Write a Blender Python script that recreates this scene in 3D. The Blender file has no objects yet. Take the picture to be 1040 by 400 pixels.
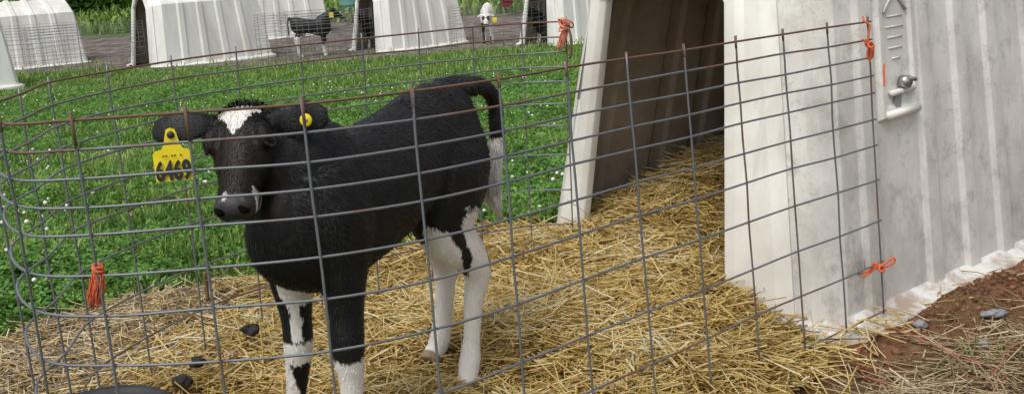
import bpy, math, random
import numpy as np
from mathutils import Vector, Matrix
random.seed(7); rng = np.random.default_rng(11)
scene = bpy.context.scene; col = scene.collection
R = math.radians

# ------------------------------------------------------------------ camera, sky, sun, exposure
FPX, PITCH, ROLL, CH = 1019.68, R(13.7642), R(2.8876), 1.1058      # solved from the wire panel's stays and line wires
camd = bpy.data.cameras.new('camera'); cam = bpy.data.objects.new('camera', camd); col.objects.link(cam)
camd.sensor_width = 36; camd.lens = FPX / 1040 * 36; camd.clip_start = .05; camd.clip_end = 2000
_fw = np.array([0, math.cos(PITCH), -math.sin(PITCH)]); _up = np.array([0, math.sin(PITCH), math.cos(PITCH)]); _rt = np.array([1., 0, 0])
_r = math.cos(ROLL)*_rt - math.sin(ROLL)*_up; _u = math.sin(ROLL)*_rt + math.cos(ROLL)*_up
m = Matrix.Identity(4)
for i in range(3):
    m[i][0] = _r[i]; m[i][1] = _u[i]; m[i][2] = -_fw[i]
m[2][3] = CH
cam.matrix_world = m
scene.camera = cam
SUN_EL, SUN_AZ = R(58), R(215)          # azimuth: direction the light comes FROM, clockwise from +Y
world = bpy.data.worlds.new('World'); scene.world = world; world.use_nodes = True
wn = world.node_tree.nodes; wl = world.node_tree.links
sky = wn.new('ShaderNodeTexSky'); sky.sky_type = 'NISHITA'; sky.sun_disc = False
sky.sun_elevation = SUN_EL; sky.sun_rotation = SUN_AZ; sky.dust_density = 3.0; sky.air_density = 1.0
hsv = wn.new('ShaderNodeHueSaturation'); hsv.inputs['Saturation'].default_value = .25
wl.new(sky.outputs[0], hsv.inputs['Color']); wl.new(hsv.outputs[0], wn['Background'].inputs[0])
wn['Background'].inputs[1].default_value = .12
sd = bpy.data.lights.new('sun', 'SUN'); sd.energy = 1.3; sd.angle = R(28); sd.color = (1, .97, .92)
sun = bpy.data.objects.new('sun', sd); col.objects.link(sun)
dv = Vector((math.sin(SUN_AZ)*math.cos(SUN_EL), math.cos(SUN_AZ)*math.cos(SUN_EL), math.sin(SUN_EL)))
sun.rotation_euler = dv.to_track_quat('Z', 'Y').to_euler(); sun.location = dv*30
scene.view_settings.view_transform = 'Standard'; scene.view_settings.look = 'None'
scene.view_settings.gamma = 1; scene.view_settings.exposure = 0.52

# ------------------------------------------------------------------ helpers
def ray(x, y): return _fw + (x-520)/FPX*_r + (200-y)/FPX*_u
def at(x, y, Y):                                   # pixel + distance -> point
    d = ray(x, y); return np.array([0, 0, CH]) + d*Y/d[1]
def on(x, y, z):                                   # pixel + height -> point
    d = ray(x, y); return np.array([0, 0, CH]) + d*(z-CH)/d[2]

def mat(name, color=(.5, .5, .5), rough=.7, metal=0, build=None, spec=.5):
    m = bpy.data.materials.new(name); m.use_nodes = True
    nt = m.node_tree; b = nt.nodes['Principled BSDF']
    b.inputs['Base Color'].default_value = (*color, 1); b.inputs['Roughness'].default_value = rough
    b.inputs['Metallic'].default_value = metal; b.inputs['Specular IOR Level'].default_value = spec
    if build: build(nt, b)
    return m
def N(nt, t, **kw):
    n = nt.nodes.new(t)
    for k, v in kw.items():
        if k in n.inputs: n.inputs[k].default_value = v
        else: setattr(n, k, v)
    return n
def ramp(nt, fac, stops):
    r = nt.nodes.new('ShaderNodeValToRGB'); e = r.color_ramp.elements
    while len(e) < len(stops): e.new(.5)
    for i, (p, c) in enumerate(stops):
        e[i].position = p; e[i].color = (*c, 1) if len(c) == 3 else c
    nt.links.new(fac, r.inputs[0]); return r.outputs[0]
def noise(nt, scale, detail=4, rough=.55, vec=None, obj=True):
    n = N(nt, 'ShaderNodeTexNoise', Scale=scale, Detail=detail, Roughness=rough)
    if vec is None:
        tc = nt.nodes.new('ShaderNodeTexCoord'); vec = tc.outputs['Object' if obj else 'Generated']
    nt.links.new(vec, n.inputs['Vector']); return n.outputs['Fac']
def stretched(nt, s):
    tc = nt.nodes.new('ShaderNodeTexCoord'); mp = N(nt, 'ShaderNodeMapping', Scale=s)
    nt.links.new(tc.outputs['Object'], mp.inputs['Vector']); return mp.outputs[0]
def mixc(nt, fac, a, b, blend='MIX'):
    mx = nt.nodes.new('ShaderNodeMix'); mx.data_type = 'RGBA'; mx.blend_type = blend
    def setin(i, v):
        if hasattr(v, 'is_linked'): nt.links.new(v, mx.inputs[i])
        else: mx.inputs[i].default_value = v if i == 0 else (*v, 1)
    setin(0, fac); setin(6, a); setin(7, b); return mx.outputs[2]
def bump(nt, b, h, strength=.3, dist=.01):
    bp = N(nt, 'ShaderNodeBump', Strength=strength, Distance=dist)
    nt.links.new(h, bp.inputs['Height']); nt.links.new(bp.outputs[0], b.inputs['Normal'])
def math_n(nt, op, a, b=0.):
    n = nt.nodes.new('ShaderNodeMath'); n.operation = op
    for i, v in enumerate((a, b)):
        if hasattr(v, 'is_linked'): nt.links.new(v, n.inputs[i])
        else: n.inputs[i].default_value = v
    return n.outputs[0]

def np_mesh(name, V, F, smooth=False):
    """V (n,3); F: (m,k) array or list of tuples"""
    me = bpy.data.meshes.new(name)
    if isinstance(F, np.ndarray):
        me.vertices.add(len(V)); me.vertices.foreach_set('co', np.asarray(V, np.float32).ravel())
        k = F.shape[1]; me.loops.add(F.size); me.loops.foreach_set('vertex_index', F.astype(np.int32).ravel())
        me.polygons.add(len(F)); me.polygons.foreach_set('loop_start', np.arange(0, F.size, k, dtype=np.int32))
        me.update(calc_edges=True); me.validate()
    else:
        me.from_pydata([tuple(map(float, v)) for v in V], [], [tuple(int(i) for i in f) for f in F]); me.update()
    if smooth: me.polygons.foreach_set('use_smooth', np.ones(len(me.polygons), bool))
    return me
def link(name, me, material=None, parent=None, loc=None, rotz=None):
    o = bpy.data.objects.new(name, me); col.objects.link(o)
    if material is not None and me is not None and not me.materials: me.materials.append(material)
    if parent is not None: o.parent = parent
    if loc is not None: o.location = [float(v) for v in loc]
    if rotz is not None: o.rotation_euler = (0, 0, rotz)
    return o
def tag(o, label=None, cat=None, group=None, kind=None):
    if label: o['label'] = label
    if cat: o['category'] = cat
    if group: o['group'] = group
    if kind: o['kind'] = kind
    return o
class MB:
    def __init__(s): s.V = []; s.F = []
    def add(s, V, F):
        b = len(s.V); s.V += [tuple(v) for v in V]; s.F += [tuple(i+b for i in f) for f in F]
    def rings(s, rings, cap=True, closed=True):
        n = len(rings[0]); V = [p for r in rings for p in r]; F = []
        for i in range(len(rings)-1):
            for j in range(n if closed else n-1):
                F.append((i*n+j, i*n+(j+1) % n, (i+1)*n+(j+1) % n, (i+1)*n+j))
        if cap and closed:
            F.append(tuple(range(n-1, -1, -1))); F.append(tuple((len(rings)-1)*n+j for j in range(n)))
        s.add(V, F)
    def tube(s, pts, rad, n=8, cap=True):
        pts = [np.array(p, float) for p in pts]; rings = []; prev = None
        for i, p in enumerate(pts):
            t = pts[min(i+1, len(pts)-1)] - pts[max(i-1, 0)]; t /= np.linalg.norm(t)+1e-9
            if prev is None:
                a = np.cross(t, [0, 0, 1.]) if abs(t[2]) < .9 else np.cross(t, [1., 0, 0])
            else: a = prev - t*(prev@t)
            a /= np.linalg.norm(a)+1e-9; b = np.cross(t, a); prev = a
            r = rad[i] if hasattr(rad, '__len__') else rad
            rings.append([p + r*(math.cos(q)*a + math.sin(q)*b) for q in np.linspace(0, 2*math.pi, n, endpoint=False)])
        s.rings(rings, cap)
    def box(s, c, d, rz=0):
        c = np.array(c, float); V = []
        for sx in (-1, 1):
            for sy in (-1, 1):
                for sz in (-1, 1):
                    x, y = sx*d[0]/2, sy*d[1]/2
                    V.append((c[0]+x*math.cos(rz)-y*math.sin(rz), c[1]+x*math.sin(rz)+y*math.cos(rz), c[2]+sz*d[2]/2))
        s.add(V, [(0, 1, 3, 2), (4, 6, 7, 5), (0, 4, 5, 1), (2, 3, 7, 6), (0, 2, 6, 4), (1, 5, 7, 3)])
    def mesh(s, name, origin=(0, 0, 0), smooth=True):
        V = np.array(s.V, float) - np.array(origin, float)
        return np_mesh(name, V, s.F, smooth)
def spline(P, k=6, closed=False):
    P = np.asarray(P, float); out = []; n = len(P)
    for i in range(n-1):
        p0, p1, p2, p3 = P[max(i-1, 0)], P[i], P[i+1], P[min(i+2, n-1)]
        for t in np.linspace(0, 1, k, endpoint=False):
            out.append(.5*((2*p1)+(-p0+p2)*t+(2*p0-5*p1+4*p2-p3)*t*t+(-p0+3*p1-3*p2+p3)*t**3))
    out.append(P[-1]); return np.array(out)
def vnoise(x, y, seed=0):
    """smooth value noise for height fields"""
    r = np.random.default_rng(seed); T = r.random((64, 64))
    xi = np.floor(x).astype(int); yi = np.floor(y).astype(int); fx = x-xi; fy = y-yi
    fx = fx*fx*(3-2*fx); fy = fy*fy*(3-2*fy)
    g = lambda i, j: T[i % 64, j % 64]
    return (g(xi, yi)*(1-fx)+g(xi+1, yi)*fx)*(1-fy)+(g(xi, yi+1)*(1-fx)+g(xi+1, yi+1)*fx)*fy - .5
def poly_sd(x, y, P):
    """signed distance to polygon, negative inside"""
    P = np.asarray(P, float); d = np.full(x.shape, 1e9); ins = np.zeros(x.shape, bool); n = len(P)
    for i in range(n):
        a, b = P[i], P[(i+1) % n]; e = b-a; wx, wy = x-a[0], y-a[1]
        t = np.clip((wx*e[0]+wy*e[1])/(e@e), 0, 1); d = np.minimum(d, np.hypot(wx-t*e[0], wy-t*e[1]))
        c = ((a[1] <= y) & (b[1] > y)) | ((b[1] <= y) & (a[1] > y))
        with np.errstate(divide='ignore', invalid='ignore'):
            xi = a[0]+(y-a[1])/(b[1]-a[1]+1e-12)*e[0]
        ins ^= c & (x < xi)
    return np.where(ins, -d, d)

# ------------------------------------------------------------------ materials
def translucent(nt, b, c, f):
    tr = nt.nodes.new('ShaderNodeBsdfTranslucent'); nt.links.new(c, tr.inputs[0]); mx = nt.nodes.new('ShaderNodeMixShader'); mx.inputs[0].default_value = f
    nt.links.new(b.outputs[0], mx.inputs[1]); nt.links.new(tr.outputs[0], mx.inputs[2]); nt.links.new(mx.outputs[0], nt.nodes['Material Output'].inputs[0])
def b_plastic(nt, b):
    st = noise(nt, 1.0, 6, .65, stretched(nt, (4, 4, 1.6))); bl = noise(nt, 3.2, 5, .6); fine = noise(nt, 26, 5, .7)
    c = ramp(nt, bl, [(.30, (.55, .525, .48)), (.62, (.80, .775, .725))])
    c = mixc(nt, ramp(nt, st, [(.48, (0, 0, 0)), (.74, (.75, .75, .75))]), c, (.44, .415, .375))
    c = mixc(nt, ramp(nt, fine, [(.58, (0, 0, 0)), (.72, (.55, .55, .55))]), c, (.80, .79, .76))
    c = mixc(nt, ramp(nt, noise(nt, 9, 8, .8), [(.52, (0, 0, 0)), (.70, (.75, .75, .75))]), c, (.33, .31, .275))
    c = mixc(nt, ramp(nt, noise(nt, 1.0, 8, .8, stretched(nt, (16, 16, 5))), [(.52, (0, 0, 0)), (.66, (.6, .6, .6))]), c, (.86, .845, .80))
    c = mixc(nt, ramp(nt, noise(nt, 45, 4, .8), [(.62, (0, 0, 0)), (.74, (.55, .55, .55))]), c, (.30, .28, .25))
    nt.links.new(c, b.inputs['Base Color']); bump(nt, b, fine, .25, .004); translucent(nt, b, c, .16)
M_plastic = mat('weathered_plastic', rough=.55, build=b_plastic, spec=.35)
def b_cream(nt, b):
    st = noise(nt, 1.0, 6, .65, stretched(nt, (6, 6, .8))); bl = noise(nt, 3.5, 5, .6)
    c = ramp(nt, bl, [(.35, (.62, .59, .53)), (.62, (.77, .75, .70))])
    c = mixc(nt, ramp(nt, st, [(.56, (0, 0, 0)), (.80, (.75, .75, .75))]), c, (.42, .39, .34))
    c = mixc(nt, ramp(nt, noise(nt, 14, 6, .8), [(.64, (0, 0, 0)), (.74, (.6, .6, .6))]), c, (.30, .26, .21))
    nt.links.new(c, b.inputs['Base Color']); bump(nt, b, noise(nt, 40, 3), .12, .003)
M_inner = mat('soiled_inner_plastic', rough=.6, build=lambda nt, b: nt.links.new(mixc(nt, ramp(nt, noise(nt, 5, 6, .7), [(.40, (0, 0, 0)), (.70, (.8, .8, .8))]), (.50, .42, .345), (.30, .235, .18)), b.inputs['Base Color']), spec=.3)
M_cream = mat('cream_plastic', rough=.45, build=b_cream, spec=.4)
def b_far(nt, b):
    c = ramp(nt, noise(nt, 1.0, 5, .6, stretched(nt, (4, 4, .9))), [(.38, (.60, .585, .54)), (.62, (.74, .73, .69))])
    nt.links.new(c, b.inputs['Base Color'])
M_far = mat('pale_plastic', rough=.5, build=b_far, spec=.35)
M_dirtywhite = mat('flange_plastic', rough=.6, build=lambda nt, b: nt.links.new(
    mixc(nt, ramp(nt, noise(nt, 9, 6, .7), [(.44, (0, 0, 0)), (.62, (.95, .95, .95))]), (.66, .65, .62), (.33, .25, .19)), b.inputs['Base Color']))
def b_wire(rust0, rust1):
    def f(nt, b):
        fac = ramp(nt, noise(nt, 9, 5, .6), [(rust0, (0, 0, 0)), (rust1, (1, 1, 1))])
        c = mixc(nt, fac, (.185, .195, .218), (.14, .075, .052))
        nt.links.new(c, b.inputs['Base Color'])
        nt.links.new(math_n(nt, 'MULTIPLY_ADD', fac, -.5), b.inputs['Metallic']); nt.nodes[-1].inputs[2].default_value = .55
        bump(nt, b, noise(nt, 160, 3), .35, .001)
    return f
M_galv = mat('galvanised_wire', rough=.55, build=b_wire(.58, .70))
M_mixed = mat('part_rusty_wire', rough=.65, build=b_wire(.42, .58))
M_rust = mat('rusty_wire', rough=.75, build=b_wire(.20, .34))
M_farwire = mat('far_wire', (.20, .205, .21), .6, .2)
def leafmat(name, stops, trans=.3, rough=.5):
    def f(nt, b):
        g = nt.nodes.new('ShaderNodeNewGeometry')
        n = noise(nt, 2.2, 4, .6)
        fac = math_n(nt, 'MULTIPLY_ADD', n, 1.7); nt.nodes[-1].inputs[2].default_value = -.85
        fac = math_n(nt, 'ADD', fac, g.outputs['Random Per Island'])
        c = ramp(nt, fac, stops)
        nt.links.new(c, b.inputs['Base Color'])
        if trans:
            tr = nt.nodes.new('ShaderNodeBsdfTranslucent'); nt.links.new(c, tr.inputs[0])
            mx = nt.nodes.new('ShaderNodeMixShader'); mx.inputs[0].default_value = trans
            nt.links.new(b.outputs[0], mx.inputs[1]); nt.links.new(tr.outputs[0], mx.inputs[2])
            nt.links.new(mx.outputs[0], nt.nodes['Material Output'].inputs[0])
    return mat(name, rough=rough, build=f, spec=.3)
M_grass = leafmat('grass_blade', [(0, (.065, .135, .022)), (.35, (.14, .26, .042)), (.7, (.235, .37, .075)), (1, (.40, .46, .18))])
M_clover = leafmat('clover_leaf', [(0, (.05, .14, .026)), (.5, (.11, .26, .04)), (1, (.20, .37, .07))])
M_straw = leafmat('straw', [(0, (.28, .18, .055)), (.20, (.60, .42, .13)), (.55, (.82, .63, .25)), (.85, (.89, .75, .38)), (1, (.90, .84, .62))], .36, .45)
M_oldstraw = leafmat('weathered_straw', [(0, (.17, .12, .07)), (.35, (.38, .28, .16)), (.7, (.58, .45, .27)), (1, (.74, .64, .46))], .2, .6)
def b_strawbed(nt, b):
    c = ramp(nt, noise(nt, 30, 6, .7), [(.3, (.20, .125, .04)), (.7, (.52, .36, .13))])
    nt.links.new(c, b.inputs['Base Color']); bump(nt, b, noise(nt, 60, 5), 1, .02)
M_strawbed = mat('packed_straw', rough=.9, build=b_strawbed)
def b_ground(nt, b):
    at_ = nt.nodes.new('ShaderNodeVertexColor'); at_.layer_name = 'soil'
    sp = nt.nodes.new('ShaderNodeSeparateColor'); nt.links.new(at_.outputs[0], sp.inputs[0])
    n1 = noise(nt, 3, 6, .65); n2 = noise(nt, 18, 6, .7)
    green = ramp(nt, n2, [(.3, (.030, .070, .013)), (.7, (.085, .165, .033))])
    red = ramp(nt, n2, [(.3, (.105, .048, .024)), (.7, (.235, .115, .062))])
    lane = ramp(nt, n1, [(.36, (.075, .060, .050)), (.64, (.225, .19, .165))])
    c = mixc(nt, sp.outputs[0], green, red); c = mixc(nt, sp.outputs[1], c, lane)
    nt.links.new(c, b.inputs['Base Color']); bump(nt, b, n2, .8, .03)
M_ground = mat('earth', rough=.95, build=b_ground, spec=.2)
def b_attr(rough=.5):
    def f(nt, b):
        a = nt.nodes.new('ShaderNodeVertexColor'); a.layer_name = 'coat'
        nt.links.new(a.outputs[0], b.inputs['Base Color'])
        bump(nt, b, noise(nt, 1.0, 4, .6, stretched(nt, (60, 60, 14))), .25, .004)
    return f
M_coat = mat('calf_coat', rough=.5, build=b_attr(), spec=.28)
M_hair = mat('calf_hair', rough=.55, build=lambda nt, b: nt.links.new(N(nt, 'ShaderNodeVertexColor', layer_name='coat').outputs[0], b.inputs['Base Color']), spec=.30)
M_eye = mat('eye', (.006, .005, .005), .08, spec=.8)
M_nostril = mat('nostril', (.003, .003, .003), .8, spec=.05)
M_lid = mat('eyelid_skin', (.016, .012, .011), .5)
M_tag = mat('yellow_tag', (.80, .62, .012), .4)
M_ink = mat('black_ink', (.012, .012, .014), .5)
M_twine = mat('orange_twine', (.62, .12, .045), .7, build=lambda nt, b: bump(nt, b, noise(nt, 300, 3), .6, .002))
M_oldtwine = mat('faded_twine', (.36, .12, .07), .8)
M_pink = mat('salmon_twine', (.66, .24, .16), .8, build=lambda nt, b: bump(nt, b, noise(nt, 300, 3), .6, .002))
M_rubber = mat('black_rubber', rough=.6, build=lambda nt, b: nt.links.new(ramp(nt, noise(nt, 12, 5), [(.4, (.014, .014, .016)), (.75, (.05, .05, .052))]), b.inputs['Base Color']))
M_dung = mat('dark_dung', rough=.5, build=lambda nt, b: (nt.links.new(ramp(nt, noise(nt, 30, 5), [(.4, (.010, .009, .009)), (.75, (.040, .034, .030))]), b.inputs['Base Color']), bump(nt, b, noise(nt, 60, 6, .7), 1.0, .012)))
M_stone = mat('grey_stone', rough=.85, build=lambda nt, b: nt.links.new(ramp(nt, noise(nt, 14, 6), [(.3, (.14, .14, .15)), (.7, (.33, .33, .34))]), b.inputs['Base Color']))
M_soil = leafmat('red_soil', [(0, (.08, .036, .018)), (.5, (.16, .074, .038)), (1, (.27, .14, .08))], 0, .95)
M_chrome = mat('steel', (.42, .41, .39), .35, .9)
M_white = mat('clover_flower', (.74, .74, .66), .8)
M_red = mat('red_plastic', (.42, .02, .03), .5)
M_teal = mat('teal_plastic', (.10, .22, .21), .5)
M_stem = mat('brown_stem', (.14, .075, .04), .8)

# ------------------------------------------------------------------ ground
GY = [(-400, 0), (4, 0), (10, -.30), (16, -.55), (20, -.70), (22.5, -.66), (26, -.52), (30, -.28), (36, .35), (46, 1.6), (80, 3.), (600, 6)]
HA = R(38); HS = np.array([math.cos(HA), math.sin(HA)]); HN = np.array([-math.sin(HA), math.cos(HA)])   # hutch axis (to the back) and left
HO = np.array([.480, 3.248, -.045])                                                                  # middle of the front sill
def hutch_xy(x, y): return (x-HO[0])*HS[0]+(y-HO[1])*HS[1], (x-HO[0])*HN[0]+(y-HO[1])*HN[1]
def ground_z(x, y):
    x = np.asarray(x, float); y = np.asarray(y, float)
    z = np.interp(y, [a for a, b in GY], [b for a, b in GY])
    u, v = hutch_xy(x, y)
    side = np.clip((-v-.3)/.5, 0, 1)*np.clip(1-np.maximum(u-4, 0)/2, 0, 1)*np.clip((u+1.6)/1, 0, 1)
    z = z - .075*side
    bank = np.exp(-((-v-.80)/.10)**2)*np.clip((u-.05)/.2, 0, 1)*np.clip((3-u)/.4, 0, 1)
    z = z + bank*(.045+.05*vnoise(u*7, v*7, 3)+.055*np.clip((u-.45)/.7, 0, 1))
    near = np.clip(1-np.abs(y-3)/20, 0, 1)
    return z + near*(.03*vnoise(x*1.7, y*1.7, 1)+.015*vnoise(x*6, y*6, 2)) - .012
STRAW = [(-1.9, 2.75), (-1.56, 3.12), (-1.39, 3.30), (-1.13, 3.40), (-.9, 3.48), (-.53, 3.72), (-.12, 3.88), (.12, 3.82), (.16, 3.72),
         (1.75, 4.95), (2.45, 4.05), (.93, 2.72), (.80, 2.52), (.62, 2.34), (.42, 2.16), (.12, 1.84), (-.3, 1.62), (-.8, 1.60), (-1.25, 1.75), (-1.9, 2.3)]
def straw_h(x, y):
    sd_ = poly_sd(x, y, STRAW); u, v = hutch_xy(x, y)
    m_ = np.clip(-sd_/.16, 0, 1); m_ = m_*m_*(3-2*m_)
    ins = np.clip(u/.5+.6, 0, 1)
    pile = .05*np.exp(-(((x-.10)/.35)**2+((y-3.55)/.25)**2))
    bank_ = .31*np.clip(u/1.05, 0, 1)*np.clip((v+.25)/.7, 0, 1)*(u > 0)
    pile = pile+.045*np.exp(-(((x-.22)/.34)**2+((y-3.0)/.38)**2))+.03*np.exp(-(((x-.15)/.5)**2+((y-2.5)/.3)**2))
    m_ = m_*(1-np.clip(1.25*np.exp(-(((x-.84)/.17)**2+((y-2.72)/.22)**2)), 0, .97))
    h = .014+.062*ins+bank_+pile+.04*vnoise(x*3.3, y*3.3, 5)+.022*vnoise(x*11, y*11, 6)
    for hx_, hy_ in ((-.15, 2.42), (-.24, 2.58), (-.19, 2.48)): h = h*(1-.9*np.exp(-(((x-hx_)/.10)**2+((y-hy_)/.13)**2)))
    return m_*np.maximum(h, .004)-.03*(1-m_), sd_

def grid(xs, ys):
    X, Y = np.meshgrid(xs, ys); nx, ny = len(xs), len(ys)
    i = np.arange(nx*ny).reshape(ny, nx)
    F = np.stack([i[:-1, :-1], i[:-1, 1:], i[1:, 1:], i[1:, :-1]], -1).reshape(-1, 4)
    return X.ravel(), Y.ravel(), F
xs = np.concatenate([[-600, -200, -80, -40, -25], np.arange(-18, -3, .5), np.arange(-3, 4.01, .045), np.arange(4.5, 18, .6), [25, 40, 80, 200, 600]])
ys = np.concatenate([[-300, -60, -20, -6, -2, 0], np.arange(1, 6, .045), np.arange(6, 14, .25), np.arange(14, 60, .5), [70, 90, 150, 300, 700]])
X, Y, F = grid(xs, ys); Z = ground_z(X, Y)
gm = np_mesh('ground', np.stack([X, Y, Z], 1), F, True)
u, v = hutch_xy(X, Y)
red = np.clip((.93+.5*vnoise(X*3, Y*3, 8)+.25*vnoise(X*9, Y*9, 9)+v)/.15, 0, 1)*np.clip((-v-.3)/.2, 0, 1)*np.clip((u+.35)/.2, 0, 1)*np.clip((5-u), 0, 1)
red = np.maximum(red, np.clip(-poly_sd(X, Y, STRAW)/.2+.4, 0, 1))
red = np.maximum(red, .85*np.clip((u+1.4)/.3, 0, 1)*np.clip((-v-.5)/.2, 0, 1)*np.clip((6-u), 0, 1))
red = np.maximum(red, .55*np.clip((vnoise(X*2.2, Y*2.2, 10)+.15)*4, 0, 1)*np.clip((u+1.5)/.4, 0, 1)*np.clip((-v-.4)/.3, 0, 1)*np.clip((6-u), 0, 1))
edge = 17.3+.8*vnoise(X*.5, Y*.5, 12)*2+.5*np.sin(X*.7)+np.clip((X+6)*.25, 0, 3.2)
lane = np.clip((Y-edge)/.6, 0, 1)*np.clip((27.2+2*vnoise(X*.4, Y*.4, 13)-Y)/1.0, 0, 1)
ca = gm.color_attributes.new('soil', 'FLOAT_COLOR', 'POINT')
ca.data.foreach_set('color', np.stack([red, lane, 0*red, 0*red+1], 1).astype(np.float32).ravel())
tag(link('ground', gm, M_ground), 'green and bare brown ground of the calf yard', kind='structure')
def lane_at(x, y):
    e = 17.3+.8*vnoise(x*.5, y*.5, 12)*2+.5*np.sin(x*.7)+np.clip((x+6)*.25, 0, 3.2)
    return (y > e+.3) & (y < 27+2*vnoise(x*.4, y*.4, 13))
# ------------------------------------------------------------------ straw
xs = np.arange(-2.0, 2.6, .03); ys = np.arange(1.5, 5.1, .03); X, Y, F = grid(xs, ys)
H_, S_ = straw_h(X, Y); bu, bv = hutch_xy(X, Y); keep = (S_ < .02) & ~((bu > -.05) & (bv < -.56)); Zs = np.maximum(ground_z(X, Y), -.04)*0+H_-.018
F = F[keep[F].all(1)]
tag(link('straw_bed', np_mesh('straw_bed', np.stack([X, Y, Zs], 1), F, True), M_strawbed), 'packed layer of bedding straw under the calf and in the hutch', 'straw', kind='stuff')
def strands(px, py, pz, L, W, tilt, seed, bend=.12):
    r = np.random.default_rng(seed); n = len(px)
    a = r.uniform(0, 2*np.pi, n); t = r.normal(0, tilt, n)
    d = np.stack([np.cos(a)*np.cos(t), np.sin(a)*np.cos(t), np.sin(t)], 1)
    s = np.stack([-np.sin(a), np.cos(a), 0*a], 1); upv = np.cross(d, s)
    c = np.stack([px, py, pz], 1); mid = c + (s*r.normal(0, bend, n)[:, None]+upv*r.normal(0, bend*.6, n)[:, None])*L[:, None]*.5
    ends = [c-d*L[:, None]/2, mid, c+d*L[:, None]/2]; V = np.zeros((n, 9, 3))
    for k, e in enumerate(ends):
        for j in range(3):
            q = 2*np.pi*j/3
            V[:, k*3+j] = e+(s*math.cos(q)+upv*math.sin(q))*W[:, None]/2
    f = []
    for k in range(2):
        for j in range(3): f.append([k*3+j, k*3+(j+1) % 3, k*3+3+(j+1) % 3, k*3+3+j])
    Fa = (np.array(f)[None]+(np.arange(n)*9)[:, None, None]).reshape(-1, 4)
    return V.reshape(-1, 3), Fa
n = 95000
px = rng.uniform(-2.0, 2.5, n); py = rng.uniform(1.55, 5, n); h, s_ = straw_h(px, py); uu, vv = hutch_xy(px, py)
L = rng.gamma(4, .036, n).clip(.04, .34)
ok = (s_ < rng.normal(-.02, .065, n)) & ~((uu > -.02) & (np.abs(vv) < .70) & np.where(uu > .1, np.abs(vv)+.46*L > .60, np.abs(vv-.035) > .33)) & (uu+.4*L < 1.9)
left = np.clip((-.75-px)/.5+np.clip((py-3.0)/.5, 0, .3), 0, 1); old = rng.random(n) < left*.9
o_ = ok & ~old
W = rng.uniform(.0026, .0056, n); pz = h+rng.uniform(-.012, .022, n)
V, Fa = strands(px[o_], py[o_], pz[o_], L[o_], W[o_], .22, 1)
sb = link('loose_straw', np_mesh('loose_straw', V, Fa), M_straw)
tag(sb, 'loose golden straw strewn through the pen and hutch doorway', 'straw', kind='stuff')
o_ = ok & old
# weathered straw: left fringe of the pen and dead stalks on the soil to the right
m2 = 20000; qx = rng.uniform(.35, 2.6, m2); qy = rng.uniform(1.8, 4.4, m2); uu, vv = hutch_xy(qx, qy)
dens = np.clip((-vv-.80)/.30, .0, 1)*(.35+1.3*np.clip(vnoise(qx*3, qy*3, 20)+.35, 0, 1)); k = (rng.random(m2) < dens)
qx, qy = qx[k], qy[k]
ax = np.concatenate([px[o_], qx]); ay = np.concatenate([py[o_], qy]); az = np.concatenate([pz[o_], ground_z(qx, qy)+rng.uniform(.0, .02, len(qx))])
V, Fa = strands(ax, ay, az, rng.gamma(5, .026, len(ax)).clip(.04, .28), rng.uniform(.0022, .0045, len(ax)), .16, 2)
tag(link('weathered_straw', np_mesh('weathered_straw', V, Fa), M_oldstraw), 'greyish weathered straw at the pen edge and on the soil beside the hutch', 'straw', kind='stuff')

# ------------------------------------------------------------------ grass and clover
def blades(px, py, pz, Hh, Ww, seed, lean=.5):
    r = np.random.default_rng(seed); n = len(px); a = r.uniform(0, 2*np.pi, n); b = r.uniform(0, 2*np.pi, n)
    ln = r.uniform(.1, 1, n)*lean; d = np.stack([np.cos(a), np.sin(a), 0*a], 1); w = np.stack([np.cos(b), np.sin(b), 0*b], 1)*Ww[:, None]/2
    base = np.stack([px, py, pz], 1); up_ = np.array([0, 0, 1.]); V = np.zeros((n, 7, 3)); Hc = Hh[:, None]; lc = ln[:, None]
    p1 = base+up_*Hc*.4+d*Hc*lc*.15; p2 = base+up_*Hc*.75+d*Hc*lc*.5; p3 = base+up_*Hc*(1-.35*lc)+d*Hc*lc
    V[:, 0] = base-w; V[:, 1] = base+w; V[:, 2] = p1-w*.9; V[:, 3] = p1+w*.9; V[:, 4] = p2-w*.6; V[:, 5] = p2+w*.6; V[:, 6] = p3
    f = np.array([[0, 1, 3], [0, 3, 2], [2, 3, 5], [2, 5, 4], [4, 5, 6]])
    return V.reshape(-1, 3), (f[None]+(np.arange(n)*7)[:, None, None]).reshape(-1, 3)
def scatter(n, y0, y1, seed, xr=.34):
    r = np.random.default_rng(seed); y = np.exp(r.uniform(math.log(y0), math.log(y1), n)); x = r.uniform(-.60*y-.3, xr*y+.3)
    u_, v_ = hutch_xy(x, y); s_ = poly_sd(x, y, STRAW)
    ok = (s_ > r.normal(.0, .07, n)) & ~((u_ > -.05) & (u_ < 2.4) & (np.abs(v_) < .78)) & ~((v_ < 0) & (u_ > -1.6)) & ~(lane_at(x, y) & (r.random(n) > .10))
    return x[ok], y[ok], r
gx, gy, r = scatter(150000, 2.3, 21, 31)
clump = np.clip(1+1.4*vnoise(gx*1.3, gy*1.3, 40)+.8*vnoise(gx*4, gy*4, 41), .35, 2)
fringe = (.62+.38*np.clip((gy-3)/3, 0, 1))*(1-.30*np.clip((gy-5)/6, 0, 1))+.25*np.clip((gy-16)/3, 0, 1)
Hh = r.uniform(.045, .115, len(gx))*clump*fringe; Ww = r.uniform(.003, .006, len(gx))*(1+gy*.14)
V1, F1 = blades(gx, gy, ground_z(gx, gy), Hh, Ww, 5, .8)
m2 = 16000; qx = r.uniform(.3, 3.2, m2); qy = r.uniform(1.7, 4.8, m2); u_, v_ = hutch_xy(qx, qy)
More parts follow.
